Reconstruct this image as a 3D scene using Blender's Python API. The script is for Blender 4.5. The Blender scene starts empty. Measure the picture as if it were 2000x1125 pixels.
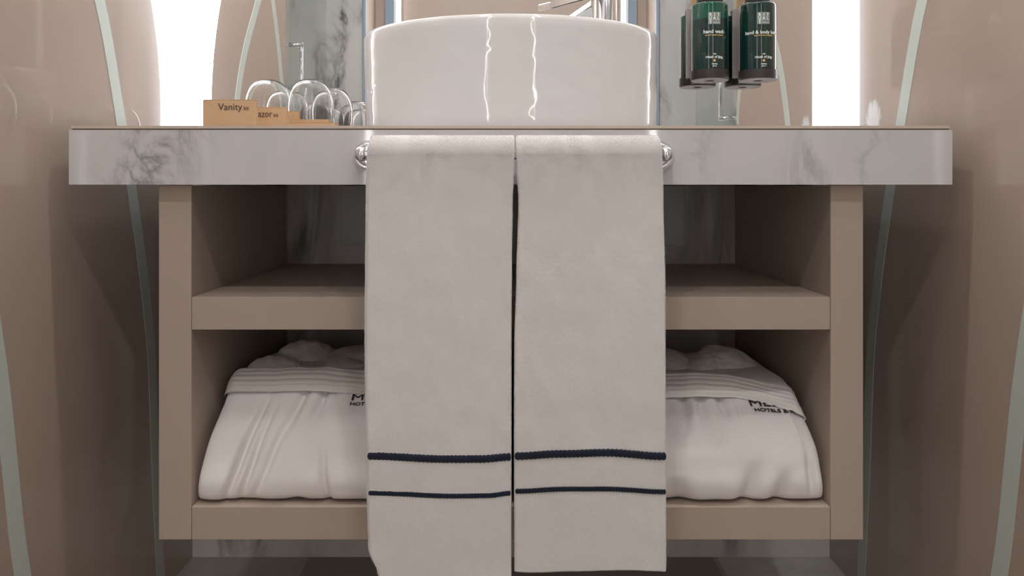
import bpy, bmesh, math, random
from mathutils import Vector, Matrix, noise
random.seed(7)
S = bpy.context.scene
C = S.collection
PI = math.pi
H = 0.755            # camera height above the floor; F = focal length in pixels of a 2000 px wide frame
F = 1438.0

# ---------------------------------------------------------------- camera
cam_d = bpy.data.cameras.new('camera')
cam = bpy.data.objects.new('camera', cam_d); C.objects.link(cam)
cam.location = (0, 0, H); cam.rotation_euler = (PI/2, 0, 0)
cam_d.sensor_width = 36; cam_d.lens = F/2000*36
cam_d.shift_x = 0.001; cam_d.shift_y = -198.5/2000
cam_d.clip_start = 0.02
S.camera = cam
# ---------------------------------------------------------------- world and exposure
w = bpy.data.worlds.new('world'); S.world = w; w.use_nodes = True
w.node_tree.nodes['Background'].inputs[0].default_value = (0.6, 0.62, 0.65, 1)
w.node_tree.nodes['Background'].inputs[1].default_value = 0.02
S.view_settings.view_transform = 'Standard'; S.view_settings.look = 'None'
S.view_settings.gamma = 1; S.view_settings.use_curve_mapping = False
S.view_settings.exposure = 1.25
HALO = 6.5           # opal panels beside the mirror
STRIP = 7.0         # LED profiles on the wall opposite
DOWN = 80.0         # downlight lenses (radiance)

# ---------------------------------------------------------------- node helpers
def new_mat(name):
    m = bpy.data.materials.new(name); m.use_nodes = True
    return m, m.node_tree, m.node_tree.nodes['Principled BSDF']
def sset(b, **k):
    for a, v in k.items():
        b.inputs[a.replace('_', ' ')].default_value = v
def col(c): return (c[0], c[1], c[2], 1)
def plain(name, c, rough=0.5, metal=0.0, **k):
    m, t, b = new_mat(name)
    b.inputs['Base Color'].default_value = col(c)
    b.inputs['Roughness'].default_value = rough; b.inputs['Metallic'].default_value = metal
    for a, v in k.items(): b.inputs[a.replace('_', ' ')].default_value = v
    return m
def emit(name, c, s):
    m = bpy.data.materials.new(name); m.use_nodes = True; t = m.node_tree
    t.nodes.remove(t.nodes['Principled BSDF'])
    e = t.nodes.new('ShaderNodeEmission'); e.inputs[0].default_value = col(c); e.inputs[1].default_value = s
    t.links.new(e.outputs[0], t.nodes['Material Output'].inputs[0])
    return m
def lk(t, a, b): t.links.new(a, b)
def mth(t, op, a, b=None, c=None, clamp=False):
    n = t.nodes.new('ShaderNodeMath'); n.operation = op; n.use_clamp = clamp
    for i, v in enumerate((a, b, c)):
        if v is None: continue
        if isinstance(v, (int, float)): n.inputs[i].default_value = v
        else: lk(t, v, n.inputs[i])
    return n.outputs[0]
def coords(t, scale=(1,1,1), rot=(0,0,0), loc=(0,0,0), src='Object'):
    tc = t.nodes.new('ShaderNodeTexCoord'); mp = t.nodes.new('ShaderNodeMapping')
    mp.inputs['Scale'].default_value = scale; mp.inputs['Rotation'].default_value = rot; mp.inputs['Location'].default_value = loc
    lk(t, tc.outputs[src], mp.inputs[0]); return mp.outputs[0]
def noise_n(t, vec, scale, detail=4, rough=0.5, dist=0.0):
    n = t.nodes.new('ShaderNodeTexNoise'); n.inputs['Scale'].default_value = scale
    n.inputs['Detail'].default_value = detail; n.inputs['Roughness'].default_value = rough
    n.inputs['Distortion'].default_value = dist
    lk(t, vec, n.inputs['Vector']); return n.outputs['Fac']
def mixc(t, f, a, b):
    n = t.nodes.new('ShaderNodeMix'); n.data_type = 'RGBA'
    if isinstance(f, (int, float)): n.inputs[0].default_value = f
    else: lk(t, f, n.inputs[0])
    for i, v in ((6, a), (7, b)):
        if isinstance(v, tuple): n.inputs[i].default_value = col(v)
        else: lk(t, v, n.inputs[i])
    return n.outputs[2]
def sep(t, src='Object'):
    tc = t.nodes.new('ShaderNodeTexCoord'); s = t.nodes.new('ShaderNodeSeparateXYZ')
    lk(t, tc.outputs[src], s.inputs[0]); return s.outputs
def bump(t, b, h, strength=0.3, dist=0.001):
    n = t.nodes.new('ShaderNodeBump'); n.inputs['Strength'].default_value = strength; n.inputs['Distance'].default_value = dist
    lk(t, h, n.inputs['Height']); lk(t, n.outputs[0], b.inputs['Normal'])

def gauss(t, v, c, wd):          # exp(-((v-c)/wd)^2)
    d = mth(t, 'DIVIDE', mth(t, 'SUBTRACT', v, c), wd)
    return mth(t, 'POWER', 2.71828, mth(t, 'MULTIPLY', mth(t, 'MULTIPLY', d, d), -1))

def marble(name, base, tint, vein, rough=0.12, scale=3.0, amount=0.5, spots=None, seed=(0,0,0), spec=0.5, thin=9.0):
    m, t, b = new_mat(name)
    v = coords(t, scale=(1.0, 0.6, 0.45), rot=(0, 0.6, 0.2), loc=seed)
    n1 = noise_n(t, v, scale, 7, 0.62, 0.9)
    ridge = mth(t, 'SUBTRACT', 1.0, mth(t, 'MULTIPLY', mth(t, 'ABSOLUTE', mth(t, 'SUBTRACT', n1, 0.5)), thin), clamp=True)
    ridge = mth(t, 'POWER', ridge, 2.2)
    v2 = coords(t, scale=(1.2, 0.6, 0.5), rot=(0, 0.6, 0), loc=(3, 1, 5))
    n2 = noise_n(t, v2, scale*1.1, 3, 0.5, 0.2)
    patch = mth(t, 'MULTIPLY', mth(t, 'SUBTRACT', n2, 0.45), 5.0, clamp=True)
    if spots:
        s = sep(t); tot = None
        for (cx, wd, a) in spots:
            g = mth(t, 'MULTIPLY', gauss(t, mth(t, 'SUBTRACT', s[0], mth(t, 'MULTIPLY', s[2], 0.35)), cx, wd), a)
            tot = g if tot is None else mth(t, 'ADD', tot, g)
        patch = tot
    f = mth(t, 'MULTIPLY', mth(t, 'MULTIPLY', ridge, patch), amount, clamp=True)
    soft = noise_n(t, coords(t, scale=(1, 1, 0.5), rot=(0, 0.7, 0)), scale*0.9, 3, 0.5, 0.4)
    c = mixc(t, mth(t, 'MULTIPLY', mth(t, 'SUBTRACT', soft, 0.42), 3.0, clamp=True), base, tint)
    lk(t, mixc(t, f, c, vein), b.inputs['Base Color'])
    b.inputs['Roughness'].default_value = rough; b.inputs['Specular IOR Level'].default_value = spec
    return m

def fabric(name, c, scale=900, strength=0.6, dist=0.0012, weave=True):
    m, t, b = new_mat(name)
    v = coords(t)
    n = noise_n(t, v, scale, 2, 0.7)
    n0 = noise_n(t, v, scale*0.22, 3, 0.6)
    h = mth(t, 'ADD', n, mth(t, 'MULTIPLY', n0, 0.8))
    if weave:
        s = sep(t)
        wv = mth(t, 'MULTIPLY', mth(t, 'SINE', mth(t, 'MULTIPLY', s[2], 2*PI/0.0022)), mth(t, 'SINE', mth(t, 'MULTIPLY', s[0], 2*PI/0.0022)))
        h = mth(t, 'ADD', h, mth(t, 'MULTIPLY', wv, 0.25))
    bump(t, b, h, strength, dist)
    big = noise_n(t, v, 22, 3, 0.5)
    lk(t, mixc(t, big, (c[0]*0.96, c[1]*0.955, c[2]*0.95), c), b.inputs['Base Color'])
    b.inputs['Roughness'].default_value = 0.95; b.inputs['Specular IOR Level'].default_value = 0.15
    b.inputs['Sheen Weight'].default_value = 0.25; b.inputs['Sheen Roughness'].default_value = 0.5
    return m

# ---------------------------------------------------------------- materials
def back_painted(name, white_patch=False):
    m, t, b = new_mat(name)
    n = noise_n(t, coords(t), 1.3, 2, 0.5)
    c = mixc(t, n, (0.385, 0.30, 0.250), (0.415, 0.33, 0.278))
    if white_patch:     # streaky white patch in the glass colour just above the worktop
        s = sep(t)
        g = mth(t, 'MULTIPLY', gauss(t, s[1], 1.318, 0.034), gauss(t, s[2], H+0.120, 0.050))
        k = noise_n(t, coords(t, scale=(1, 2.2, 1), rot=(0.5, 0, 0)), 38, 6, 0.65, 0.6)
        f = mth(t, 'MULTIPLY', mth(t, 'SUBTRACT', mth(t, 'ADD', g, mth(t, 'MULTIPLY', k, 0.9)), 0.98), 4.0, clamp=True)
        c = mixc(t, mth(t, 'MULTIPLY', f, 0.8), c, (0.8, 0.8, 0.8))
    lk(t, c, b.inputs['Base Color'])
    b.inputs['Roughness'].default_value = 0.012; b.inputs['IOR'].default_value = 1.58
    b.inputs['Coat Weight'].default_value = 0.35; b.inputs['Coat Roughness'].default_value = 0.24
    return m
M = {}
M['glasswall_l'] = back_painted('back_painted_glass_left')
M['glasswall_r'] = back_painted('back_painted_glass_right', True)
M['frost'] = plain('frosted_mint_stripe', (0.50, 0.54, 0.49), 0.25)
M['marble_top'] = marble('marble_worktop', (0.60, 0.575, 0.57), (0.545, 0.54, 0.535), (0.13, 0.12, 0.13), 0.045, 9.0, 0.68,
    spots=[(-0.525, 0.038, 1.0), (-0.475, 0.035, 0.35), (0.41, 0.03, 0.6), (0.47, 0.03, 0.45), (0.25, 0.02, 0.3), (0.06, 0.03, .15)], seed=(0.3, 0, 0.2), thin=13)
M['marble_wall'] = marble('marble_wall', (0.62, 0.60, 0.58), (0.50, 0.49, 0.49), (0.10, 0.09, 0.10), 0.15, 3.4, 1.0, seed=(1.7, 0, 0.3))
M['edge_tan'] = plain('ceramic_edge', (0.55, 0.46, 0.38), 0.5)
M['groove'] = plain('dark_groove', (0.22, 0.17, 0.13), 0.7)
def cabinet_mat():
    m, t, b = new_mat('taupe_laminate')
    n = noise_n(t, coords(t), 500, 2, 0.5)
    lk(t, mixc(t, n, (0.400, 0.325, 0.268), (0.415, 0.340, 0.282)), b.inputs['Base Color'])
    b.inputs['Roughness'].default_value = 0.45; b.inputs['Specular IOR Level'].default_value = 0.35
    bump(t, b, n, 0.08, 0.0005); return m
M['taupe'] = cabinet_mat()
def ceramic_mat():
    m, t, b = new_mat('white_ceramic')
    b.inputs['Base Color'].default_value = col((0.70, 0.685, 0.675)); b.inputs['Roughness'].default_value = 0.05
    b.inputs['Coat Weight'].default_value = 0.3; b.inputs['Coat Roughness'].default_value = 0.02
    n = noise_n(t, coords(t, scale=(1, 1, 1.6)), 24, 1, 0.4)
    bump(t, b, n, 0.2, 0.006); return m
M['ceramic'] = ceramic_mat()
M['chrome'] = plain('chrome', (0.86, 0.87, 0.90), 0.06, 1.0)
M['mirror'] = plain('mirror_glass', (0.86, 0.87, 0.86), 0.0, 1.0)
M['dark_plastic'] = plain('dark_plastic', (0.035, 0.030, 0.030), 0.35)
M['grey_plastic'] = plain('grey_plastic', (0.30, 0.27, 0.26), 0.4)
M['kraft'] = None
def kraft_mat():
    m, t, b = new_mat('kraft_card')
    n = noise_n(t, coords(t), 260, 5, 0.7)
    n2 = noise_n(t, coords(t), 40, 3, 0.7)
    f = mth(t, 'ADD', mth(t, 'MULTIPLY', n, 0.6), mth(t, 'MULTIPLY', n2, 0.4))
    lk(t, mixc(t, f, (0.48, 0.31, 0.175), (0.60, 0.40, 0.245)), b.inputs['Base Color'])
    b.inputs['Roughness'].default_value = 0.8; b.inputs['Specular IOR Level'].default_value = 0.2; return m
M['kraft'] = kraft_mat()
M['ink'] = plain('dark_ink', (0.045, 0.03, 0.02), 0.7)
M['glass'] = plain('clear_glass', (1, 1, 1), 0.0, 0.0, Transmission_Weight=1.0, IOR=1.46)
def door_glass():
    m = bpy.data.materials.new('shower_glass'); m.use_nodes = True; t = m.node_tree
    t.nodes.remove(t.nodes['Principled BSDF'])
    a = t.nodes.new('ShaderNodeBsdfTransparent'); a.inputs[0].default_value = (0.945, 0.965, 0.955, 1)
    g = t.nodes.new('ShaderNodeBsdfGlossy'); g.inputs['Roughness'].default_value = 0.02
    x = t.nodes.new('ShaderNodeMixShader'); x.inputs[0].default_value = 0.03
    lk(t, a.outputs[0], x.inputs[1]); lk(t, g.outputs[0], x.inputs[2]); lk(t, x.outputs[0], t.nodes['Material Output'].inputs[0])
    return m
M['door_glass'] = door_glass()
M['towel'] = fabric('white_terry', (0.80, 0.765, 0.75), 850, 0.75, 0.0014)
M['pile'] = plain('terry_loops', (0.84, 0.81, 0.795), 0.9)
M['robe'] = fabric('white_velour_terry', (0.80, 0.76, 0.745), 1100, 0.35, 0.0008, False)
M['navy'] = fabric('navy_braid', (0.012, 0.016, 0.03), 1200, 0.6, 0.0006, False)
M['thread'] = plain('black_thread', (0.010, 0.010, 0.014), 0.8)
M['floor'] = None
def floor_mat():
    m, t, b = new_mat('stone_floor_tiles')
    s = sep(t)
    n1 = noise_n(t, coords(t, rot=(0, 0, 0.5), scale=(1, 0.5, 1)), 5, 7, 0.6, 0.8)
    n2 = noise_n(t, coords(t, rot=(0, 0, 0.5), loc=(4, 2, 1)), 9, 6, 0.65, 0.5)
    brown = mixc(t, n1, (0.24, 0.19, 0.155), (0.34, 0.29, 0.25))
    brown2 = mixc(t, n1, (0.36, 0.31, 0.27), (0.46, 0.41, 0.36))
    light = mixc(t, n2, (0.20, 0.19, 0.185), (0.85, 0.85, 0.82))
    right = mth(t, 'GREATER_THAN', s[0], 0.417)
    left = mth(t, 'LESS_THAN', s[0], -0.413)
    c = mixc(t, left, mixc(t, right, brown, light), brown2)
    gx = mth(t, 'LESS_THAN', mth(t, 'ABSOLUTE', mth(t, 'SUBTRACT', mth(t, 'ABSOLUTE', s[0]), 0.415)), 0.004)
    gy = mth(t, 'LESS_THAN', mth(t, 'ABSOLUTE', mth(t, 'SUBTRACT', mth(t, 'FRACT', mth(t, 'DIVIDE', mth(t, 'ADD', s[1], 5.45), 0.83)), 0.5)), 0.004)
    c = mixc(t, mth(t, 'MAXIMUM', gx, gy), c, (0.42, 0.37, 0.31))
    lk(t, c, b.inputs['Base Color']); b.inputs['Roughness'].default_value = 0.3
    return m
M['floor'] = floor_mat()
M['ceiling'] = plain('white_ceiling_paint', (0.8, 0.79, 0.77), 0.9)
M['beige'] = plain('beige_wall_panel', (0.50, 0.40, 0.335), 0.4)
M['bluegrey'] = plain('blue_grey_frame', (0.30, 0.38, 0.48), 0.35)
M['halo'] = emit('opal_light', (0.86, 0.93, 1.0), HALO)
M['strip'] = emit('led_strip_light', (1.0, 0.98, 0.97), STRIP)
M['down'] = emit('downlight_lens', (1.0, 0.955, 0.93), DOWN)
M['down_vanity'] = emit('bright_downlight_lens', (1.0, 0.955, 0.93), DOWN*3.0)
M['down_fill'] = emit('rear_fill_lens', (1.0, 0.965, 0.95), DOWN*3.2)  # lens of the unseen rear pair added as frontal fill
M['panel_grey'] = plain('grey_green_panel', (0.50, 0.495, 0.485), 0.35)
M['wood'] = plain('pale_wood_pump', (0.62, 0.42, 0.25), 0.5)
M['cream'] = plain('cream_plastic', (0.8, 0.74, 0.66), 0.4)
M['white_print'] = plain('white_print', (0.75, 0.78, 0.75), 0.5)
M['grey_print'] = plain('grey_print', (0.20, 0.24, 0.22), 0.5)
M['gold_print'] = plain('gold_print', (0.55, 0.36, 0.12), 0.4)
def bottle_mat(name, level):
    m, t, b = new_mat(name)
    s = sep(t)
    f = mth(t, 'MULTIPLY', mth(t, 'SUBTRACT', s[2], level), 300, clamp=True)
    n = noise_n(t, coords(t, scale=(60, 60, 4)), 1, 2, 0.5)
    lo = mixc(t, n, (0.003, 0.018, 0.016), (0.005, 0.036, 0.031))
    lk(t, mixc(t, f, lo, (0.008, 0.078, 0.054)), b.inputs['Base Color'])
    b.inputs['Roughness'].default_value = 0.06; b.inputs['Coat Weight'].default_value = 0.6
    return m
M['green_a'] = bottle_mat('green_bottle_part_full', 0.099)
M['green_b'] = bottle_mat('green_bottle_full', 0.30)

# ---------------------------------------------------------------- object helpers
def link(name, bm, mat, parent=None, smooth=True, bevel=0.0, seg=2, auto=None):
    me = bpy.data.meshes.new(name)
    bmesh.ops.recalc_face_normals(bm, faces=bm.faces)
    bm.to_mesh(me); bm.free()
    for p in me.polygons: p.use_smooth = smooth
    mats = mat if isinstance(mat, (list, tuple)) else [mat]
    for m_ in mats: me.materials.append(m_)
    o = bpy.data.objects.new(name, me); C.objects.link(o)
    if bevel > 0:
        md = o.modifiers.new('bevel', 'BEVEL'); md.width = bevel; md.segments = seg; md.limit_method = 'ANGLE'
        md.harden_normals = False
    if auto is not None and smooth:
        try: me.set_sharp_from_angle(angle=math.radians(auto))
        except Exception: pass
    if parent is not None: o.parent = parent
    return o
def tag(o, label, cat, group=None):
    o['label'] = label; o['category'] = cat
    if group: o['group'] = group
    return o
def thing(name, label, cat, loc=(0, 0, 0), group=None):
    o = bpy.data.objects.new(name, None); C.objects.link(o); o.location = loc; o.empty_display_size = 0.05
    return tag(o, label, cat, group)
def structure(o): o['kind'] = 'structure'; return o
def box(bm, x0, x1, y0, y1, z0, z1):
    vs = [bm.verts.new((x, y, z)) for x in (x0, x1) for y in (y0, y1) for z in (z0, z1)]
    for f in ((0,1,3,2),(4,6,7,5),(0,4,5,1),(2,3,7,6),(0,2,6,4),(1,5,7,3)):
        bm.faces.new([vs[i] for i in f])
def boxo(name, x0, x1, y0, y1, z0, z1, mat, parent=None, bevel=0.0):
    bm = bmesh.new(); box(bm, x0, x1, y0, y1, z0, z1)
    return link(name, bm, mat, parent, smooth=False, bevel=bevel)
def tube(bm, pts, r, n=16, cap=True):
    pts = [Vector(p) for p in pts]; rings = []
    rr = r if isinstance(r, (list, tuple)) else [r]*len(pts)
    d0 = (pts[1]-pts[0]).normalized()
    up = Vector((0, 0, 1)) if abs(d0.z) < 0.9 else Vector((1, 0, 0))
    for i, p in enumerate(pts):
        d = (pts[min(i+1, len(pts)-1)] - pts[max(i-1, 0)]).normalized()
        a = d.cross(up).normalized(); b = a.cross(d).normalized(); up = b
        rings.append([bm.verts.new(p + (a*math.cos(2*PI*k/n) + b*math.sin(2*PI*k/n))*rr[i]) for k in range(n)])
    for i in range(len(rings)-1):
        for k in range(n):
            bm.faces.new((rings[i][k], rings[i][(k+1) % n], rings[i+1][(k+1) % n], rings[i+1][k]))
    if cap: bm.faces.new(rings[0][::-1]); bm.faces.new(rings[-1])
def lathe(bm, prof, n=48, sx=1.0, sy=1.0, M4=None, close=False):
    rings = []
    for (r, z) in prof:
        if r < 1e-6: ring = [bm.verts.new((0, 0, z))]
        else: ring = [bm.verts.new((r*math.cos(2*PI*k/n)*sx, r*math.sin(2*PI*k/n)*sy, z)) for k in range(n)]
        rings.append(ring)
    for i in range(len(rings)-1):
        a, b = rings[i], rings[i+1]
        for k in range(n):
            k2 = (k+1) % n
            if len(a) == 1 and len(b) == 1: continue
            if len(a) == 1: bm.faces.new((a[0], b[k], b[k2]))
            elif len(b) == 1: bm.faces.new((a[k], a[k2], b[0]))
            else: bm.faces.new((a[k], a[k2], b[k2], b[k]))
    if close:
        for r_ in (rings[0], rings[-1]):
            if len(r_) > 2: bm.faces.new(r_)
    if M4 is not None:
        for rg in rings:
            for v in rg: v.co = M4 @ v.co
def interp(tab, v):
    if v <= tab[0][0]: return tab[0][1]
    for (a, fa), (b, fb) in zip(tab, tab[1:]):
        if v <= b:
            u = (v-a)/(b-a); u = u*u*(3-2*u); return fa+(fb-fa)*u
    return tab[-1][1]
def catmull(P, u):
    n = len(P)-1; x = min(max(u, 0), 0.99999)*n; i = int(x); f = x-i
    p0, p1, p2, p3 = P[max(i-1, 0)], P[i], P[i+1], P[min(i+2, n)]
    return tuple(0.5*((2*b)+(-a+c)*f+(2*a-5*b+4*c-d)*f*f+(-a+3*b-3*c+d)*f**3) for a, b, c, d in zip(p0, p1, p2, p3))
def text_bm(s, size, fn, extrude=0.0003, align='CENTER', squeeze=1.0, bold=0.0, cut=0.0):
    cu = bpy.data.curves.new('lettering', 'FONT'); cu.body = s; cu.size = size; cu.align_x = align
    cu.extrude = extrude; cu.offset = bold; cu.resolution_u = 4
    o = bpy.data.objects.new('lettering_source', cu); C.objects.link(o)
    bpy.context.view_layer.update()
    dg = bpy.context.evaluated_depsgraph_get(); me = bpy.data.meshes.new_from_object(o.evaluated_get(dg))
    bm = bmesh.new(); bm.from_mesh(me)
    bpy.data.objects.remove(o); bpy.data.curves.remove(cu); bpy.data.meshes.remove(me)
    if cut > 0:
        bmesh.ops.triangulate(bm, faces=bm.faces)
        long = [e for e in bm.edges if e.calc_length() > cut]
        if long: bmesh.ops.subdivide_edges(bm, edges=long, cuts=2); bmesh.ops.triangulate(bm, faces=bm.faces)
    for v in bm.verts: v.co = fn(v.co.x*squeeze, v.co.y, v.co.z)
    return bm

# ================================================================= SETTING
WX = 0.649
def wall(name, *a): 
    o = boxo(name, *a); return structure(o)
wall('floor', -1.35, 1.35, -1.35, 1.55, -0.05, 0.0, M['floor'])
wall('ceiling', -1.35, 1.35, -1.35, 1.55, 2.4, 2.45, M['ceiling'])
wall('wall_back', -0.70, 0.70, 1.50, 1.55, 0, 2.4, M['marble_wall'])
wl = wall('wall_left', -0.70, -WX, 0.82, 1.50, 0, 2.4, M['glasswall_l'])
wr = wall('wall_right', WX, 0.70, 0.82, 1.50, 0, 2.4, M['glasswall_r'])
wall('wall_return_left', -1.30, -0.70, 0.82, 0.87, 0, 2.4, M['marble_wall'])
wall('wall_return_right', 0.70, 1.30, 0.82, 0.87, 0, 2.4, M['marble_wall'])
wall('wall_outer_left', -1.35, -1.30, -1.30, 0.87, 0, 2.4, M['marble_wall'])
wall('wall_outer_right', 1.30, 1.35, -1.30, 0.87, 0, 2.4, M['marble_wall'])
wall('wall_rear', -1.30, 1.30, -1.35, -1.30, 0, 2.4, M['beige'])
wall('wall_rear_left', -1.30, -0.789, -1.30, -1.0, 0, 2.4, M['marble_wall'])
wall('wall_rear_right', 0.789, 1.30, -1.30, -1.0, 0, 2.4, M['marble_wall'])
wall('trim_1', -0.789, -0.775, -1.0, -0.985, 0, 2.4, M['bluegrey'])
wall('trim_2', 0.775, 0.789, -1.0, -0.985, 0, 2.4, M['bluegrey'])
wall('trim_5', -0.789, -0.779, -1.30, -1.0, 0, 2.4, M['beige'])
wall('trim_6', 0.779, 0.789, -1.30, -1.0, 0, 2.4, M['beige'])
wall('trim_3', -0.720, -0.668, -1.30, -1.272, 0, 2.4, M['bluegrey'])
wall('trim_4', 0.668, 0.720, -1.30, -1.272, 0, 2.4, M['bluegrey'])

# frosted curved stripes on the glossy side walls: (z relative to the camera, distance)
CURVE_A = [(-0.755, 1.383), (-0.60, 1.368), (-0.507, 1.360), (-0.316, 1.346), (-0.199, 1.325), (-0.123, 1.308), (0.003, 1.273), (0.105, 1.241), (0.298, 1.175), (0.475, 1.066), (0.8, 0.84)]
CURVE_B = [(-0.755, 1.050), (-0.65, 1.020), (-0.516, 0.989), (-0.452, 0.977), (-0.374, 0.966), (-0.247, 0.947), (-0.10, 0.915), (0.0, 0.88), (0.15, 0.835)]
CURVE_C = [(0.18, 0.84), (0.245, 0.85), (0.506, 0.94), (0.9, 1.15), (1.4, 1.30)]
for side, par in ((-1, wl), (1, wr)):
    for cv in (CURVE_A, CURVE_B, CURVE_C):
        cv = [(a*0.988, b*0.988) for a, b in cv]
        bm = bmesh.new(); n = 60; prev = None
        for i in range(n+1):
            d = catmull([(b, a) for a, b in cv], i/n); d2 = catmull([(b, a) for a, b in cv], min(i/n+0.01, 1)); d1 = catmull([(b, a) for a, b in cv], max(i/n-0.01, 0))
            tx, tz = d2[0]-d1[0], d2[1]-d1[1]; L = math.hypot(tx, tz); nx, nz = -tz/L, tx/L
            ring = []
            for (o_, q) in ((-0.0145, 0), (0.0145, 0), (0.0145, 1), (-0.0145, 1)):
                ring.append(bm.verts.new((side*(WX - q*0.0006 + (1-q)*0.002), max(d[0]+nx*o_, 0.822), H+d[1]+nz*o_)))
            if prev:
                for k in range(4): bm.faces.new((prev[k], prev[(k+1) % 4], ring[(k+1) % 4], ring[k]))
            else: bm.faces.new(ring)
            prev = ring
        bm.faces.new(prev)
        link('frosted_stripe', bm, M['frost'], par, smooth=False)

# light panels on the wall each side of the mirror
def light_panel(x0, x1, label):
    t = thing('light_panel', label, 'light', ((x0+x1)/2, 1.4995, H+0.10))
    bm = bmesh.new(); box(bm, -(x1-x0)/2, (x1-x0)/2, -0.010, 0.0, 0, 1.25); link('housing', bm, M['cream'], t, smooth=False)
    bm = bmesh.new(); box(bm, -(x1-x0)/2+0.0005, (x1-x0)/2-0.0005, -0.014, -0.010, 0.002, 1.248); link('diffuser', bm, M['halo'], t, smooth=False)
light_panel(-0.6485, -0.42, 'glowing white light panel behind the curved left edge of the mirror')
light_panel(0.565, 0.6485, 'glowing white light panel along the straight right edge of the mirror')

# mirror
MY = 1.47
mir = thing('wall_mirror', 'large wall mirror with a curved left edge behind the round basin', 'mirror', (0, MY, H+0.098))
bm = bmesh.new(); outline = []
for i in range(25):
    z = 0.098 + (1.10-0.098)*i/24
    outline.append((-0.5985 + 0.40*(z-0.152)**2, z))
pts = outline + [(0.602, 1.10), (0.602, 0.098)]
f0 = [bm.verts.new((x, 0, z-0.098)) for x, z in pts]; f1 = [bm.verts.new((x, 0.006, z-0.098)) for x, z in pts]
bm.faces.new(f0); bm.faces.new(f1[::-1])
for i in range(len(pts)):
    j = (i+1) % len(pts); bm.faces.new((f0[i], f0[j], f1[j], f1[i]))
link('mirror_glass', bm, M['mirror'], mir, smooth=False)
bm = bmesh.new(); box(bm, -0.40, 0.55, 0.006, 0.0295, 0.01, 0.85); link('mounting_board', bm, M['grey_plastic'], mir, smooth=False)
mir.rotation_euler.z = 0.0

# led profiles opposite the vanity (seen in the mirror and in the glossy basin)
for sx, lab in ((-1, 'left'), (1, 'right')):
    t = thing('led_profile', 'tall lit white strip reflected at the %s of the mirror, beyond the basin' % lab, 'light', (sx*0.646, -1.30, 0.02))
    bm = bmesh.new(); box(bm, -0.018, 0.018, 0.0, 0.014, 0, 2.36); link('channel', bm, M['chrome'], t, smooth=False)
    bm = bmesh.new(); box(bm, -0.0145, 0.0145, 0.014, 0.02, 0.01, 2.35); link('diffuser', bm, M['strip'], t, smooth=False)

# downlights; the rear pair is unseen, added to fill the front faces
for i, (x, y, p) in enumerate([(-0.27, 0.91, 1.0), (0.27, 0.91, 1.0), (-0.42, 0.35, 1.0), (0.42, 0.35, 1.0), (-0.42, -0.30, 1.0), (0.42, -0.30, 1.0)]):
    lab = ['above the front of the vanity', 'above the camera side of the room', 'behind the camera, unseen and added as front fill'][i//2]
    t = thing('downlight', 'small round ceiling downlight %s, %s one of the pair' % (lab, 'left' if i % 2 == 0 else 'right'), 'light', (x, y, 2.4), 'ceiling downlights')
    bm = bmesh.new(); lathe(bm, [(0.034, 0), (0.046, 0), (0.046, -0.004), (0.036, -0.006), (0.034, -0.003), (0.034, 0)], 32); link('trim_ring', bm, M['chrome'], t)
    bm = bmesh.new(); lathe(bm, [(0, -0.001), (0.033, -0.001), (0.033, -0.003), (0, -0.003)], 32); link('lens', bm, M['down_vanity'] if i < 2 else M['down_fill'] if i > 3 else M['down'], t)

# glass doors left and right behind the camera, with pull handles
for sx, lab in ((-1, 'left'), (1, 'right')):
    t = thing('glass_door', 'clear glass door with chrome pull handle, reflected at the %s of the mirror' % lab, 'door', (sx*0.935, -0.48, 0.005))
    t.rotation_euler.z = sx*math.radians(5)
    bm = bmesh.new(); box(bm, -0.004, 0.004, -0.45, 0.44, 0, 2.1); link('glass_pane', bm, M['door_glass'], t, smooth=False)
    for q in (-1, 1):
        bm = bmesh.new()
        z0, z1 = H+0.27, H+0.585
        tube(bm, [(q*0.038, 0.40, z0), (q*0.038, 0.40, z1)], 0.0075, 12); link('handle', bm, M['chrome'], t)
    for z in (H+0.275, H+0.575):
        bm = bmesh.new(); tube(bm, [(-0.048, 0.40, z), (0.048, 0.40, z)], 0.0095, 12); link('handle_bracket', bm, M['chrome'], t)
# access panel on the back wall under the basin
boxo_ = boxo('access_panel', -0.345, 0.350, 1.488, 1.4998, H-0.120, H+0.0015, M['panel_grey'], bevel=0.001)
tag(boxo_, 'smooth grey panel on the marble wall at the back of the upper shelf', 'panel')

# ================================================================= VANITY
DC = 1.05
cab = thing('vanity_cabinet', 'open taupe wall-hung cabinet with two long compartments under the marble worktop', 'cabinet', (0, DC, H-0.504))
def cpart(name, x0, x1, z0, z1, y0=DC, y1=1.4995):
    bm = bmesh.new(); box(bm, x0, x1, y0-DC, y1-DC, z0+0.504, z1+0.504); return link(name, bm, M['taupe'], cab, smooth=False, bevel=0.0009)
cpart('side_panel', -0.5024, -0.4558, -0.504, 0.0015)
cpart('side_panel', 0.4558, 0.5024, -0.504, 0.0015)
cpart('shelf', -0.4553, 0.4553, -0.2045, -0.1577)
cpart('bottom_panel', -0.4553, 0.4553, -0.504, -0.457)

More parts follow.
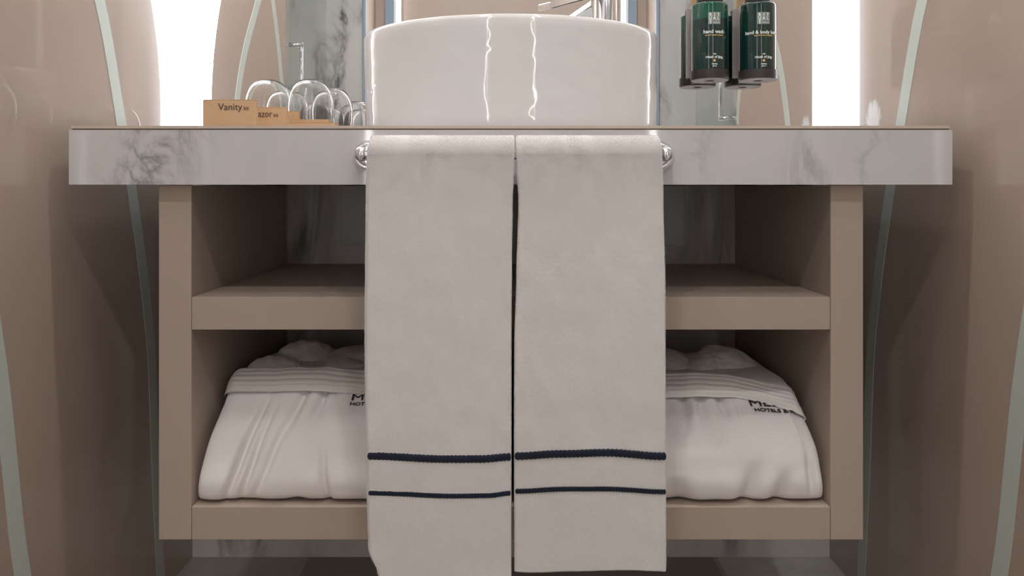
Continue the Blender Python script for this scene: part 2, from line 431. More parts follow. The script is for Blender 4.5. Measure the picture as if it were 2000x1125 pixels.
top = thing('vanity_worktop', 'white veined marble worktop on the taupe cabinet', 'worktop', (0, 1.03, H+0.0025))
bm = bmesh.new(); box(bm, -0.6185, 0.6175, 0, 0.469, 0, 0.0765); a = link('front_apron', bm, M['marble_top'], top, smooth=False)
bm = bmesh.new(); box(bm, -0.616, 0.615, 0.004, 0.469, 0.0765, 0.0785); link('shadow_gap', bm, M['groove'], top, smooth=False)
bm = bmesh.new(); box(bm, -0.616, 0.615, 0.0012, 0.004, 0.0785, 0.0825); link('raw_edge', bm, M['edge_tan'], top, smooth=False)
bm = bmesh.new(); box(bm, -0.616, 0.615, 0.0041, 0.469, 0.0786, 0.0825); link('top_slab', bm, M['marble_top'], top, smooth=False)
ZT = 0.085      # worktop surface, relative to the camera

# basin
BY = 1.30
bas = thing('vessel_basin', 'glossy white oval vessel basin standing on the worktop', 'basin', (0, BY, H+ZT))
bm = bmesh.new(); n = 160; prof = []
prof = [(0.90, 0.0), (0.965, 0.0), (0.982, 0.004), (0.988, 0.02), (0.994, 0.09), (1.0, 0.155), (1.0, 0.166), (0.993, 0.172), (0.98, 0.174), (0.966, 0.172), (0.958, 0.165), (0.945, 0.13), (0.90, 0.07), (0.75, 0.035), (0.4, 0.022), (0.09, 0.020), (0.0, 0.020)]
rings = []
for (r, z) in prof:
    if r == 0: rings.append([bm.verts.new((0, 0, z))]); continue
    rg = []
    for k in range(n):
        th = 2*PI*k/n; c_, s_ = math.cos(th), math.sin(th)
        rg.append(bm.verts.new((0.257*r*c_, (0.20 if s_ < 0 else 0.112)*r*s_, z)))
    rings.append(rg)
for a_, b_ in zip(rings, rings[1:]):
    for k in range(n):
        k2 = (k+1) % n
        if len(b_) == 1: bm.faces.new((a_[k], a_[k2], b_[0]))
        else: bm.faces.new((a_[k], a_[k2], b_[k2], b_[k]))
bm.faces.new(rings[0])
link('bowl', bm, M['ceramic'], bas, auto=50)
bm = bmesh.new(); lathe(bm, [(0, 0.0215), (0.022, 0.0215), (0.024, 0.0235), (0.020, 0.026), (0, 0.0265)], 32); link('drain', bm, M['chrome'], bas)

# tap
tap = thing('basin_tap', 'tall chrome tap behind the right half of the basin', 'tap', (0.187, 1.425, H+ZT))
bm = bmesh.new(); lathe(bm, [(0, 0), (0.028, 0), (0.028, 0.006), (0.022, 0.008), (0.022, 0.335), (0.021, 0.337), (0, 0.337)], 40); link('body', bm, M['chrome'], tap, auto=40)
bm = bmesh.new(); lathe(bm, [(0, 0.338), (0.022, 0.338), (0.022, 0.365), (0.020, 0.368), (0, 0.368)], 40); link('lever_cap', bm, M['chrome'], tap, auto=40)
bm = bmesh.new(); tube(bm, [(0, 0, 0.353), (0.03, -0.02, 0.372), (0.06, -0.04, 0.392)], [0.006, 0.005, 0.005], 12); link('lever', bm, M['chrome'], tap)
bm = bmesh.new()
p0 = Vector((-0.010, -0.006, 0.292)); p1 = Vector((-0.128, -0.125, 0.232)); d = (p1-p0); sd = d.cross(Vector((0, 0, 1))).normalized()*0.016; up = Vector((0, 0, 0.007))
vs = [bm.verts.new(p + a*sd + b*up) for p in (p0, p1) for a in (-1, 1) for b in (-1, 1)]
for f in ((0,1,3,2),(4,6,7,5),(0,4,5,1),(2,3,7,6),(0,2,6,4),(1,5,7,3)): bm.faces.new([vs[i] for i in f])
link('spout', bm, M['chrome'], tap, smooth=False, bevel=0.002)

# ================================================================= TOWEL RAIL
RZ, RY = 0.043, 0.977
rail = thing('towel_rail', 'chrome towel rail with round wall plates on the front of the worktop', 'towel rail', (0, RY, H+RZ))
bm = bmesh.new(); tube(bm, [(-0.2005, 0, 0), (0.2065, 0, 0)], 0.0075, 20); link('rail', bm, M['chrome'], rail)
for cx in (-0.1985, 0.2055):
    Mx = Matrix.Translation((cx, 1.0295-RY, 0)) @ Matrix.Rotation(PI/2, 4, 'X')
    bm = bmesh.new()
    lathe(bm, [(0, 0), (0.0205, 0.0), (0.0213, 0.002), (0.0208, 0.005), (0.0185, 0.0075), (0.0165, 0.0068), (0.0145, 0.0072), (0.012, 0.012), (0.0108, 0.02), (0, 0.021)], 48, M4=Mx)
    link('wall_plate', bm, M['chrome'], rail, auto=60)
    bm = bmesh.new(); tube(bm, [(cx, 1.010-RY, 0), (cx, 0.0, 0)], 0.009, 20)
    lathe(bm, [(0, -0.0100), (0.005, -0.0088), (0.0087, -0.005), (0.0100, 0), (0.0087, 0.005), (0.005, 0.0088), (0, 0.0100)], 24, M4=Matrix.Translation((cx, 0, 0)))
    link('post', bm, M['chrome'], rail)

# ================================================================= TOWELS
def towel(name, label, xl, xr, zbot, seed, stripes, zback, grow_in):
    """xl, xr: functions of z (relative to the camera) giving the left and right edge."""
    t = thing(name, label, 'towel', (0, RY, H+zbot), 'hand towels on the chrome rail')
    bm = bmesh.new()
    def drape(r, zf, zb, n_v):
        # path in (y,z) relative to the camera; from the front hem up over the rail and down the back
        L1, L2, L3 = RZ-zf, PI*r, RZ-zb
        out = []
        for i in range(n_v+1):
            s = (L1+L2+L3)*i/n_v
            if s < L1: out.append((RY-r, zf+s, -1.0, 0.0))
            elif s < L1+L2:
                a = (s-L1)/r; out.append((RY-r*math.cos(a), RZ+r*math.sin(a), -math.cos(a), math.sin(a)))
            else: out.append((RY+r, RZ-(s-L1-L2), 1.0, 0.0))
        return out
    def body(r, th, zf, zb, grow, nv, nu, layer):
        path = drape(r, zf, zb, nv); rings = []
        for (y, z, ny, nz) in path:
            front = max(0.0, -ny)
            z_ = z if front > 0 else zf + (z-zb)*(RZ-zf)/(RZ-zb) 
            a = xl(z_)-grow[0]; b = xr(z_)+grow[1]
            if ny > -0.2: b = min(b, 0.1945)
            w_ = b-a; ring = []
            m = nu
            for k in range(2*m+6):
                # rounded rectangle section: front face, side, back face, side
                if k < m: u = k/(m-1); xx = a+0.003+(w_-0.006)*u; q = th/2
                elif k < m+3: an = PI/2-(k-m+1)*PI/4; xx = b-0.003+0.003*math.cos(an); q = th/2*math.sin(an)
                elif k < 2*m+3: u = 1-(k-m-3)/(m-1); xx = a+0.003+(w_-0.006)*u; q = -th/2
                else: an = -PI/2-(k-2*m-3+1)*PI/4; xx = a+0.003+0.003*math.cos(an); q = th/2*math.sin(an)
                wav = 0.0022*noise.noise(Vector((xx*14+seed, z*4.0, seed+layer))) + 0.0009*noise.noise(Vector((xx*60+seed, z*30, seed+layer)))
                fz = 0.0004*noise.noise(Vector((xx*420, z*420, y*420+seed)))
                off = q + (wav if ny < 0.3 else 0)
                off += fz*(1 if q > 0 else -1)
                hem = 0.0
                if z < zf+0.05: hem = -0.0015*math.sin((xx-a)/w_*PI*2+seed)*(1-(z-zf)/0.05)
                ex = 0.0
                if k >= 2*m+3 or k == 0 or m <= k < m+3: ex = 0.0005*noise.noise(Vector((z*230, seed, layer)))
                ring.append(bm.verts.new((xx+ex, y-RY+ny*off, z+nz*off+hem-zbot)))
            rings.append(ring)
        N = len(rings[0])
        for i in range(len(rings)-1):
            for k in range(N):
                bm.faces.new((rings[i][k], rings[i][(k+1) % N], rings[i+1][(k+1) % N], rings[i+1][k]))
        bm.faces.new(rings[0]); bm.faces.new(rings[-1][::-1])
    body(0.0130, 0.0065, zbot+0.0035, zback, grow_in, 260, 60, 0)
    body(0.0205, 0.0072, zbot, zback+0.012, (0.0, 0.0), 620, 130, 1)
    b = link('folded_cloth', bm, M['towel'], t)
    yf = -0.0205-0.0036
    for (zs, r, kind, dz) in stripes:
        bm = bmesh.new(); n = 260; pts = []; rr = []
        a, b_ = xl(zs)+0.0022, xr(zs)-0.0022
        for i in range(n+1):
            u = i/n; x = a+(b_-a)*u
            z = zs + interp(dz, u)
            wav = 0.0022*noise.noise(Vector((x*14+seed, z*4.0, seed+1))) + 0.0009*noise.noise(Vector((x*60+seed, z*30, seed+1)))
            edge = min(u, 1-u)*(b_-a); back = 0.0012*max(0, 1-edge/0.003)
            pts.append((x, yf - wav + back - 0.0002, z-zbot)); rr.append(r*(1+0.20*abs(math.sin(i*(0.42 if kind == 'braid' else 0.6)))+0.1*random.random()))
        tube(bm, pts, rr, 8)
        for v in bm.verts:
            v.co.y = yf + (v.co.y-yf)*0.45 - 0.0006
        link('braid' if kind == 'braid' else 'piping', bm, M['navy'], t)
    # loose terry loops on the bend over the rail and along the edges
    V, Fc = [], []
    rnd = random.Random(int(seed*10)); n1 = 42000
    for i in range(n1):
        edge = i > n1*0.86
        if not edge:
            sgm = rnd.random()
            if sgm < 0.53: an = rnd.uniform(-0.1, 2.2); z = None
            else: z = RZ - 0.085*(1-math.sqrt(1-rnd.random())); an = 0.0
        else: z = RZ - (RZ-zbot)*rnd.random(); an = 0.0
        zz = z if z is not None else RZ
        a, b_ = xl(zz), xr(zz)
        if z is None and an > 1.6: b_ = min(b_, 0.1945)
        x = rnd.uniform(a+0.001, b_-0.001)
        if edge: x = a+0.0004 if rnd.random() < 0.5 else b_-0.0004
        ro = 0.0205+0.0036
        if z is None: ny, nz = -math.cos(an), math.sin(an); py, pz = ro*ny, RZ+ro*nz
        else: ny, nz = -1.0, 0.0; py, pz = -ro, z
        wav = 0.0022*noise.noise(Vector((x*14+seed, pz*4.0, seed+1)))
        py += ny*wav
        p = Vector((x, py + (0.0036*rnd.random()*1.6 if edge else 0), pz-zbot))
        sx_ = (-1 if x < (a+b_)/2 else 1)
        dr = Vector((sx_*0.9, -0.4, -0.2)) if edge else Vector((0, ny, nz-0.25))
        dr = (dr + Vector((rnd.uniform(-.8, .8), rnd.uniform(-.5, .5), rnd.uniform(-.7, .7)))).normalized()
        L = rnd.uniform(0.0009, 0.0019)*(0.5 if edge else 1.0)
        sd = dr.cross(Vector((rnd.uniform(-1, 1), rnd.uniform(-1, 1), rnd.uniform(-1, 1)))).normalized()*0.00022
        k = len(V); V += [p-sd, p+sd, p+dr*L]; Fc.append((k, k+1, k+2))
    me = bpy.data.meshes.new('terry_pile'); me.from_pydata([tuple(v) for v in V], [], Fc); me.materials.append(M['pile'])
    o = bpy.data.objects.new('terry_pile', me); C.objects.link(o); o.parent = t; o['kind'] = 'stuff'
    # woven band between the stripes: rows of small raised dots
    z0, z1 = stripes[1][0]+0.006, stripes[0][0]-0.008
    bm = bmesh.new(); rows = int((z1-z0)/0.0034)
    for j in range(rows):
        for i in range(int((xr(z0)-xl(z0)-0.008)/0.0046)):
            x = xl(z0)+0.005+i*0.0046+(0.0023 if j % 2 else 0); u = (x-xl(z0))/(xr(z0)-xl(z0))
            z = z0+(z1-z0)*(j+0.5)/rows + interp(stripes[0][3], u)
            wav = 0.0022*noise.noise(Vector((x*14+seed, z*4.0, seed+1))) + 0.0009*noise.noise(Vector((x*60+seed, z*30, seed+1)))
            c0 = (x, yf-wav, z-zbot)
            vs = [bm.verts.new((c0[0]+dx, c0[1]+0.0004, c0[2]+dzz)) for dx, dzz in ((-.0017, 0), (0, -.0011), (.0017, 0), (0, .0011))]
            tp = bm.verts.new((c0[0], c0[1]-0.0004, c0[2]))
            for k in range(4): bm.faces.new((vs[k], vs[(k+1) % 4], tp))
    o = link('woven_band', bm, M['towel'], t)
    return t
EL = [(-0.52, -0.166), (-0.505, -0.172), (-0.47, -0.184), (-0.40, -0.1855), (-0.2, -0.1885), (0.0, -0.1868), (0.06, -0.185)]
ER = [(-0.52, 0.0012), (-0.2, 0.0014), (-0.10, 0.002), (-0.02, 0.0030), (0.02, 0.0045), (0.05, 0.0055)]
FL = [(-0.52, 0.0045), (-0.3, 0.0040), (-0.2, 0.0045), (-0.12, 0.0070), (-0.02, 0.0098), (0.02, 0.0078), (0.05, 0.0062)]
FR = [(-0.52, 0.2015), (-0.40, 0.2015), (-0.15, 0.2005), (0.0, 0.1975), (0.06, 0.1955)]
# left stripe shape: sags to the right; right stripe: arches
towel('hand_towel', 'folded white hand towel on the rail, left one, reaching slightly lower', lambda z: interp(EL, z), lambda z: interp(ER, z)-0.0008,
      -0.518, 1.3, [(-0.3485, 0.0042, 'braid', [(0, 0.0), (0.55, -0.0042), (0.8, -0.004), (1, -0.0015)]), (-0.3965, 0.0027, 'piping', [(0, 0.0), (0.6, -0.0040), (0.85, -0.0035), (1, -0.0005)])], -0.42, (0.0035, 0.0002))
towel('hand_towel', 'folded white hand towel on the rail, right one, with arched navy stripes', lambda z: interp(FL, z), lambda z: interp(FR, z),
      -0.4985, 6.7, [(-0.3490, 0.0042, 'braid', [(0, 0.0), (0.3, 0.0028), (0.6, 0.0045), (1, -0.0005)]), (-0.3945, 0.0027, 'piping', [(0, 0.0), (0.35, 0.0028), (0.6, 0.003), (1, -0.0010)])], -0.41, (0.0002, 0.0015))

# ================================================================= BATHROBES
def robe(label, x0, x1, prof, creases, belt_s, pocket, text, lobes, seed, flip, belt_ext):
    base = -0.4567
    xc, hw = (x0+x1)/2, (x1-x0)/2
    t = thing('folded_bathrobe', label, 'bathrobe', (xc, 1.27, H+base), 'folded bathrobes in the lower compartment')
    yc = 1.27
    def surf(x, s, off=0.0):
        def P(x, s):
            nocr = off > 0.004 or off == -1
            xi = min(abs((x-xc)/hw), 1.0); f = (1-xi**26)**(1/26.) if xi < 1 else 0.0
            y, z = catmull(prof, s)
            d = 0.0
            fr = max(0.0, min(1.0, (0.62-s)/0.1))
            for (cx, dx, wd, dp, s0, s1) in creases:
                if s0 < s < s1 and not nocr:
                    e = math.sin(PI*(s-s0)/(s1-s0))**1.3*1.5
                    d -= dp*math.exp(-((x-(cx+dx*(s-s0)))/wd)**2)*e
            d += 0.007*noise.noise(Vector((x*9, s*3, seed)))*fr + 0.003*noise.noise(Vector((x*30, s*5, seed+3)))*fr
            dy, dz = y-yc, z-base
            k = 1+d/max(0.12, math.hypot(dy, dz*1.0)+1e-4)*1.0
            tp = 1-0.055*min(1.0, max(0.0, dz/0.13))
            return Vector((xc+(x-xc)*tp, yc+dy*(0.5+0.5*f)*k, base+max(dz*f*k, -0.0)))
        p = P(x, s)
        if off:
            e = 0.003
            du = P(min(x+e, x1), s)-P(max(x-e, x0), s); dv = P(x, min(s+0.006, 1))-P(x, max(s-0.006, 0))
            nn = du.cross(dv).normalized()
            if nn.y > 0 and s < 0.5: nn = -nn
            if s >= 0.5 and nn.z < 0: nn = -nn
            p = p + nn*off
        return p
    loc = lambda p: (p.x-xc, p.y-yc, p.z-base)
    bm = bmesh.new(); NX, NS = 220, 150; grid = []
    for i in range(NX+1):
        u = i/NX; x = xc-hw*math.cos(PI*u)*(1.0) if False else xc + hw*math.sin((u-0.5)*PI)**1
        x = xc + hw*(0.55*(2*u-1)+0.45*math.sin((u-0.5)*PI))
        grid.append([bm.verts.new(loc(surf(x, j/NS))) for j in range(NS+1)])
    for i in range(NX):
        for j in range(NS): bm.faces.new((grid[i][j], grid[i+1][j], grid[i+1][j+1], grid[i][j+1]))
    for i in range(NX): bm.faces.new((grid[i][0], grid[i][NS], grid[i+1][NS], grid[i+1][0]))
    link('folded_body', bm, M['robe'], t)
    # belt: ribbed band round the bundle
    bm = bmesh.new(); NX, NS = 200, 48; A = []; 
    e0, e1 = belt_ext
    for i in range(NX+1):
        u = i/NX; x = e0+(e1-e0)*u; ring = []
        q = belt_s(x)
        for j in range(NS+1):
            v = j/NS; s = q[0]+(q[1]-q[0])*v
            rib = 0.0012*abs(math.sin(v*PI*6)); edge = 0.0155*(1-abs(2*v-1)**8)
            edge *= min(1.0, 0.0+min(u, 1-u)*30)**0.5 if True else 1
            ring.append(bm.verts.new(loc(surf(x, s, max(edge+rib-0.002, 0.0045)+0.0015*noise.noise(Vector((x*25, v*2, seed)))))))
        A.append(ring)
    for i in range(NX):
        for j in range(NS): bm.faces.new((A[i][j], A[i+1][j], A[i+1][j+1], A[i][j+1]))
    link('belt', bm, M['robe'], t)
    # pocket
    px0, px1, ps0, ps1, sk = pocket
    bm = bmesh.new(); A = []
    for i in range(61):
        ring = []
        for j in range(41):
            u, v = i/60, j/40
            e = min(u, 1-u)*12; g = min(v*8, 1); hgt = 0.0038*min(1, e)**0.5*min(1, g)**0.5
            seam = 0.0012*(math.exp(-((min(u, 1-u)-0.06)/0.02)**2)+math.exp(-((v-0.08)/0.03)**2))
            x = px0+(px1-px0)*u
            ring.append(bm.verts.new(loc(surf(x, ps0+(ps1-ps0)*v + sk*u, hgt-seam-0.001))))
        A.append(ring)
    for i in range(60):
        for j in range(40): bm.faces.new((A[i][j], A[i+1][j], A[i+1][j+1], A[i][j+1]))
    link('pocket', bm, M['robe'], t)
    # embroidery
    for (s_, size, tx, ts, sq, bold, skt) in text:
        ds = 1.0/0.62
        def fn(x, y, z): return loc_v(surf(tx+x, ts + y*ds + skt*x, 0.0048+z*0.6))
        loc_v = lambda p: Vector(loc(p))
        bm = text_bm(s_, size, fn, 0.0006, 'LEFT', sq, bold, cut=0.004)
        link('embroidery', bm, M['thread'], t, smooth=False)
    # gathered collar on top
    bm = bmesh.new()
    for (cx, cy, cz, rx, ry, rz, rot) in lobes:
        R = Matrix.Translation((cx-xc, cy-yc, cz-base)) @ Matrix.Rotation(rot, 4, 'Y') @ Matrix.Rotation(rot*0.6, 4, 'Z')
        r0 = bmesh.ops.create_icosphere(bm, subdivisions=5, radius=1.0)
        for v in r0['verts']:
            p = v.co.copy(); k = 1+0.16*noise.noise(p*1.7+Vector((cx*20, seed, 0)))+0.05*noise.noise(p*5+Vector((seed, 0, 0)))
            fold = 1-0.05*abs(math.sin(p.x*7+p.y*3+seed))
            v.co = R @ Vector((p.x*rx*k, p.y*ry*k, p.z*rz*k*fold))
    link('collar', bm, M['robe'], t)
    return t
profL = [(1.16, -0.457), (1.096, -0.4568), (1.066, -0.452), (1.057, -0.432), (1.061, -0.405), (1.0792, -0.368), (1.1057, -0.343), (1.132, -0.322), (1.156, -0.303), (1.19, -0.3), (1.26, -0.302), (1.36, -0.305), (1.44, -0.33), (1.465, -0.39), (1.45, -0.455), (1.4, -0.457)]
profR = [(1.16, -0.457), (1.096, -0.4568), (1.066, -0.452), (1.055, -0.432), (1.057, -0.408), (1.0654, -0.378), (1.094, -0.352), (1.13, -0.334), (1.158, -0.315), (1.19, -0.306), (1.26, -0.308), (1.36, -0.31), (1.44, -0.33), (1.465, -0.39), (1.45, -0.455), (1.4, -0.457)]
crL = [(-0.418, 0.10, 0.006, 0.010, 0.08, 0.50), (-0.398, 0.10, 0.005, 0.006, 0.08, 0.46), (-0.378, 0.14, 0.006, 0.005, 0.1, 0.5), (-0.26, -0.06, 0.005, 0.007, 0.06, 0.34),
       (-0.34, 0.10, 0.007, 0.006, 0.30, 0.56), (-0.30, 0.08, 0.007, 0.007, 0.36, 0.56), (-0.31, 0.0, 0.012, 0.006, 0.04, 0.16)]
crR = [(0.26, 0.05, 0.008, 0.006, 0.36, 0.56), (0.29, 0.05, 0.008, 0.007, 0.38, 0.56), (0.33, -0.05, 0.006, 0.006, 0.40, 0.56), (0.33, 0.10, 0.012, 0.009, 0.05, 0.30), (0.38, 0.08, 0.012, 0.008, 0.05, 0.28), (0.25, -0.05, 0.016, 0.006, 0.05, 0.25), (0.435, 0.0, 0.006, 0.006, 0.12, 0.36)]
bl = lambda x: (0.478+0.05*(x+0.44)*-1.0*0.5, 0.575)
br = lambda x: (0.480-0.065*max(0, (x-0.345)/0.105)**1.5, 0.58-0.05*max(0, (x-0.30)/0.15))
robe('folded white bathrobe left of the hand towels, its belt rising at the left end', -0.4545, -0.012, profL, crL, bl, (-0.272, -0.150, 0.335, 0.50, 0.0),
     [('MELIA', 0.0205, -0.247, 0.447, 1.45, 0.0, 0.0), ('HOTELS & RESORTS', 0.0100, -0.246, 0.427, 1.15, 0.0001, 0.0)],
     [(-0.362, 1.32, -0.316, 0.056, 0.05, 0.040, 0.15), (-0.392, 1.235, -0.312, 0.050, 0.035, 0.026, 0.1), (-0.26, 1.30, -0.316, 0.11, 0.06, 0.034, -0.12), (-0.31, 1.25, -0.318, 0.07, 0.04, 0.02, -0.25), (-0.13, 1.3, -0.32, 0.1, 0.06, 0.03, 0.1)], 2.0, 1, (-0.452, -0.03))
robe('folded white bathrobe right of the hand towels, its pocket sloping down at the right', 0.015, 0.4545, profR, crR, br, (0.345, 0.436, 0.375, 0.52, -0.05),
     [('MELIA', 0.0205, 0.369, 0.449, 1.35, 0.0, 0.0), ('HOTELS & R', 0.0100, 0.374, 0.431, 1.15, 0.0001, -0.1)],
     [(0.27, 1.29, -0.320, 0.07, 0.06, 0.033, 0.1), (0.315, 1.27, -0.322, 0.05, 0.05, 0.028, -0.5), (0.378, 1.29, -0.318, 0.060, 0.05, 0.036, 0.35), (0.14, 1.3, -0.32, 0.08, 0.06, 0.03, 0.0)], 8.0, -1, (0.03, 0.452))

# ================================================================= THINGS ON THE WORKTOP
def kraft_box(name, label, x0, x1, y0, y1, z0, z1, txt=None, group=None, cat='box'):
    t = thing(name, label, cat, ((x0+x1)/2, y0, H+z0), group)
    wd, dp, hh = (x1-x0)/2, y1-y0, z1-z0
    bm = bmesh.new(); box(bm, -wd, wd, 0, dp, 0, hh-0.0012); link('carton', bm, M['kraft'], t, smooth=False, bevel=0.0005)
    bm = bmesh.new(); box(bm, -wd, wd, 0.0005, dp, hh-0.0009, hh); link('lid', bm, M['kraft'], t, smooth=False, bevel=0.0003)
    for (s_, size, tx, tz, al) in (txt or []):
        ox, oz = tx-(x0+x1)/2, tz-z0
        bm = text_bm(s_, size, lambda x, y, z: Vector((ox+x, -0.0003-z, oz+y)), 0.0003, 'LEFT', al, -0.00008)
        link('print', bm, M['ink'], t, smooth=False)
    return t
def X(px, D): return (px-998)/F*D
def Z(py, D): return (364-py)/F*D
kraft_box('vanity_kit_box', 'brown kraft box printed Vanity kit, tallest of the cartons on the worktop', X(396, 1.10), X(500, 1.10), 1.10, 1.109, ZT, Z(194, 1.10),
    [('Vanity', 0.0144, X(426, 1.10), Z(215, 1.10), 1.0), ('kit', 0.0088, X(476, 1.10), Z(215, 1.10), 0.85)])
kraft_box('razor_kit_box', 'brown kraft box printed Razor kit, partly behind the taller carton', X(478, 1.14), X(559, 1.14), 1.14, 1.151, ZT, Z(209, 1.14),
    [('Razor', 0.0148, X(495, 1.14), Z(228.5, 1.14), 0.82), ('kit', 0.0088, X(534, 1.14), Z(228.5, 1.14), 0.85)])
kraft_box('flat_carton', 'flat brown kraft carton lying on the worktop, lowest of the stack beside the glasses', X(545, 1.18), X(655, 1.18), 1.18, 1.205, ZT, Z(239, 1.18))
kraft_box('flat_carton', 'flat brown kraft carton lying on top of the other flat carton', X(548, 1.183), X(642, 1.183), 1.183, 1.203, Z(239, 1.18)+0.0002, Z(233, 1.183))
kraft_box('small_carton', 'small brown kraft carton standing on the flat cartons in front of the glasses', X(556, 1.19), X(583, 1.19), 1.188, 1.200, Z(233, 1.183)+0.0002, Z(217, 1.19))

gl_prof = [(0.0, 0.0965), (0.008, 0.0965), (0.018, 0.0945), (0.0265, 0.0885), (0.0325, 0.079), (0.0365, 0.066), (0.0380, 0.050), (0.0372, 0.030), (0.0350, 0.012), (0.0335, 0.001), (0.0331, 0.0), (0.0327, 0.001),
           (0.0341, 0.014), (0.0363, 0.032), (0.0371, 0.050), (0.0356, 0.065), (0.0316, 0.0775), (0.0256, 0.0865), (0.0175, 0.0920), (0.009, 0.0938), (0.0, 0.0940)]
gl0 = None
P2 = []
for i in range(len(gl_prof)-1):
    for k in range(4): P2.append(catmull(gl_prof, (i+k/4)/(len(gl_prof)-1)))
P2.append(gl_prof[-1]); P2 = [(max(a, 0), b) for a, b in P2]
glabs = ['front left of the four glasses, behind the tallest carton', 'front right of the four glasses, behind the small cartons', 'back left of the four glasses, mostly hidden by the front two', 'back right of the four glasses, nearest the basin']
for i, (gx, gy) in enumerate([(-0.4145, 1.26), (-0.3405, 1.255), (-0.4150, 1.365), (-0.330, 1.36)]):
    if gl0 is None:
        bm = bmesh.new(); lathe(bm, P2, 64); gl0 = link('drinking_glass', bm, M['glass']); g = gl0
    else: g = gl0.copy(); C.objects.link(g)
    g.location = (gx, gy, H+ZT+0.0002)
    tag(g, 'upturned clear glass, ' + glabs[i], 'glass', 'upturned glasses on the worktop')

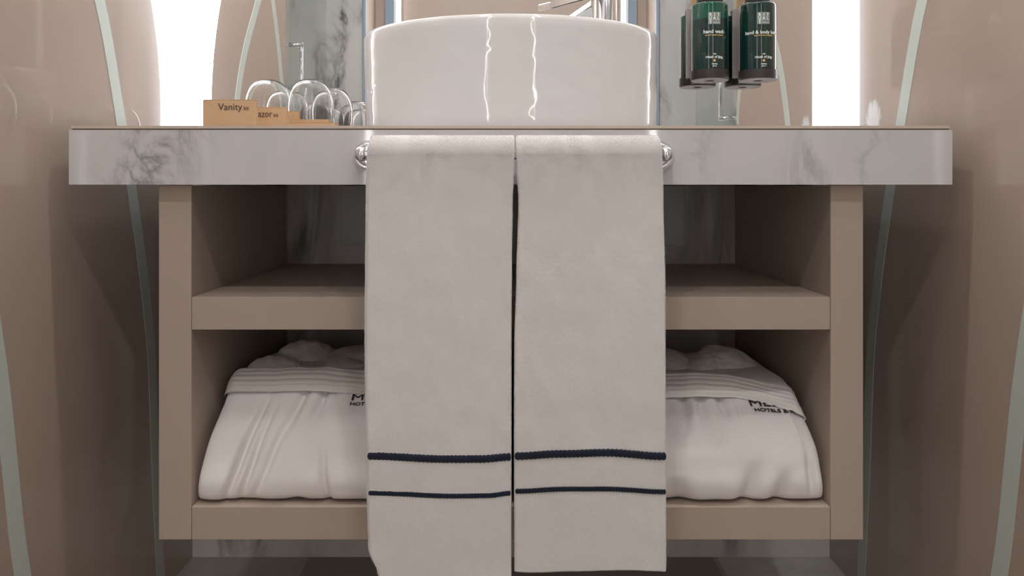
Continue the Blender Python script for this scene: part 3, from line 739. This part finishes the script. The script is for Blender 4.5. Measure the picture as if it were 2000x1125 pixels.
# ================================================================= SOAP BOTTLES IN HOLDERS
def dispenser(cx, label_b, label_h, lines, mat):
    by, r = 1.423, 0.0345
    zb = Z(150, 1.40)+0.0095
    h = thing('bottle_holder', label_h, 'bottle holder', (cx, MY-0.0003, H+zb-0.014))
    o = by-MY+0.0003
    bm = bmesh.new(); lathe(bm, [(0.010, 0.0015), (0.0355, 0.0015), (0.0365, 0.003), (0.0365, 0.0185), (0.0357, 0.0185), (0.0357, 0.0135), (0.010, 0.0135), (0.010, 0.0015)], 48, M4=Matrix.Translation((0, o, 0)))
    link('cup', bm, M['dark_plastic'], h, auto=40)
    bm = bmesh.new(); lathe(bm, [(0.009, 0.0014), (0.0345, 0.0014), (0.035, 0.0), (0.009, 0.0), (0.009, 0.0014)], 48, M4=Matrix.Translation((0, o, 0))); link('base_disc', bm, M['grey_plastic'], h, auto=40)
    bm = bmesh.new(); box(bm, -0.022, 0.022, -0.0125, 0, 0.002, 0.012); link('bracket', bm, M['dark_plastic'], h, smooth=False, bevel=0.001)
    bm = bmesh.new(); box(bm, -0.034, 0.034, -0.005, 0, 0.012, 0.150); link('back_plate', bm, M['grey_plastic'], h, smooth=False, bevel=0.001)
    t = thing('soap_bottle', label_b, 'bottle', (cx, by, H+zb))
    bm = bmesh.new(); lathe(bm, [(0, 0.0), (0.031, 0.0), (0.0335, 0.002), (0.0345, 0.006), (0.0345, 0.1280), (0.0340, 0.1305), (0.0320, 0.1325), (0.0240, 0.1345), (0.0215, 0.1355), (0, 0.1355)], 64); link('body', bm, mat, t, auto=50)
    bm = bmesh.new(); lathe(bm, [(0, 0.1356), (0.0245, 0.1356), (0.0248, 0.137), (0.0248, 0.143), (0.021, 0.146), (0, 0.146)], 40); link('collar', bm, M['dark_plastic'], t, auto=40)
    bm = bmesh.new(); lathe(bm, [(0, 0.1462), (0.014, 0.1462), (0.014, 0.165), (0.006, 0.167), (0.006, 0.180), (0, 0.180)], 32); link('pump', bm, M['wood'], t, auto=40)
    bm = bmesh.new(); lathe(bm, [(0, 0.1802), (0.011, 0.1802), (0.012, 0.182), (0.012, 0.192), (0, 0.194)], 32); tube(bm, [(0, 0, 0.187), (0, -0.035, 0.187), (0, -0.040, 0.181)], 0.004, 12); link('nozzle', bm, M['cream'], t, auto=40)
    R = 0.0346
    def cyl(x0, z0, k=1.0):
        def fn(x, y, z):
            a = (x0+x)/R; rr = R + 0.0001 + k*z
            return Vector((rr*math.sin(a), -rr*math.cos(a), z0+y))
        return fn
    # square emblem: pale grid with letters
    bm = bmesh.new(); n = 8
    for k in range(n):
        a0 = (-0.0118+0.0236*k/n)/R; a1 = (-0.0118+0.0236*(k+1)/n)/R
        q = [(a0, 0.0885), (a1, 0.0885), (a1, 0.1110), (a0, 0.1110)]
        bm.faces.new([bm.verts.new(((R+0.0001)*math.sin(a), -(R+0.0001)*math.cos(a), z)) for a, z in q])
    link('emblem', bm, M['grey_print'], t, smooth=False)
    for row, s_ in enumerate(('RIT', 'UAL', 'S')):
        for c_, ch in enumerate(s_):
            bm = text_bm(ch, 0.0085, cyl(-0.0075+0.0075*c_, 0.1036-0.0068*row), 0.0002, 'CENTER', 0.9, 0.0002); link('print', bm, M['white_print'], t, smooth=False)
    bm = text_bm('COSMETICS', 0.0024, cyl(0.004, 0.0905), 0.0002, 'CENTER', 1.0, 0.0); link('print', bm, M['white_print'], t, smooth=False)
    for (s_, size, z0, mt, sq) in lines:
        bm = text_bm(s_, size, cyl(0, z0), 0.0002, 'CENTER', sq, 0.00012, cut=0.003); link('print', bm, M[mt], t, smooth=False)
    bm = bmesh.new(); lathe(bm, [(0, 0), (0.0026, 0), (0.0026, 0.0003), (0, 0.0003)], 20, M4=Matrix.Translation((0, -R-0.0001, 0.0195)) @ Matrix.Rotation(PI/2, 4, 'X')); link('seal', bm, M['gold_print'], t)
common = [('THE', 0.0030, 0.0310, 'white_print', 1.0), ('ritual of jing', 0.0068, 0.0245, 'white_print', 1.0), ('relaxing', 0.0030, 0.0125, 'white_print', 1.1), ('300 ml', 0.0026, 0.0085, 'white_print', 1.0)]
dispenser(X(1386, 1.423), 'dark green pump bottle lettered hand wash, left of the pair above the worktop', 'dark plastic holder under the hand wash bottle, fixed to the mirror',
    [('hand wash', 0.0098, 0.0715, 'white_print', 1.0), ('sacred lotus & jujube', 0.0040, 0.0668, 'gold_print', 1.05)] + common, M['green_a'])
dispenser(X(1480, 1.423), 'dark green pump bottle lettered hand & body lotion, right of the pair above the worktop', 'dark plastic holder under the lotion bottle, fixed to the mirror',
    [('hand & body lotion', 0.0092, 0.0705, 'white_print', 1.0), ('sacred lotus & jujube', 0.0040, 0.0662, 'gold_print', 1.05)] + common, M['green_b'])
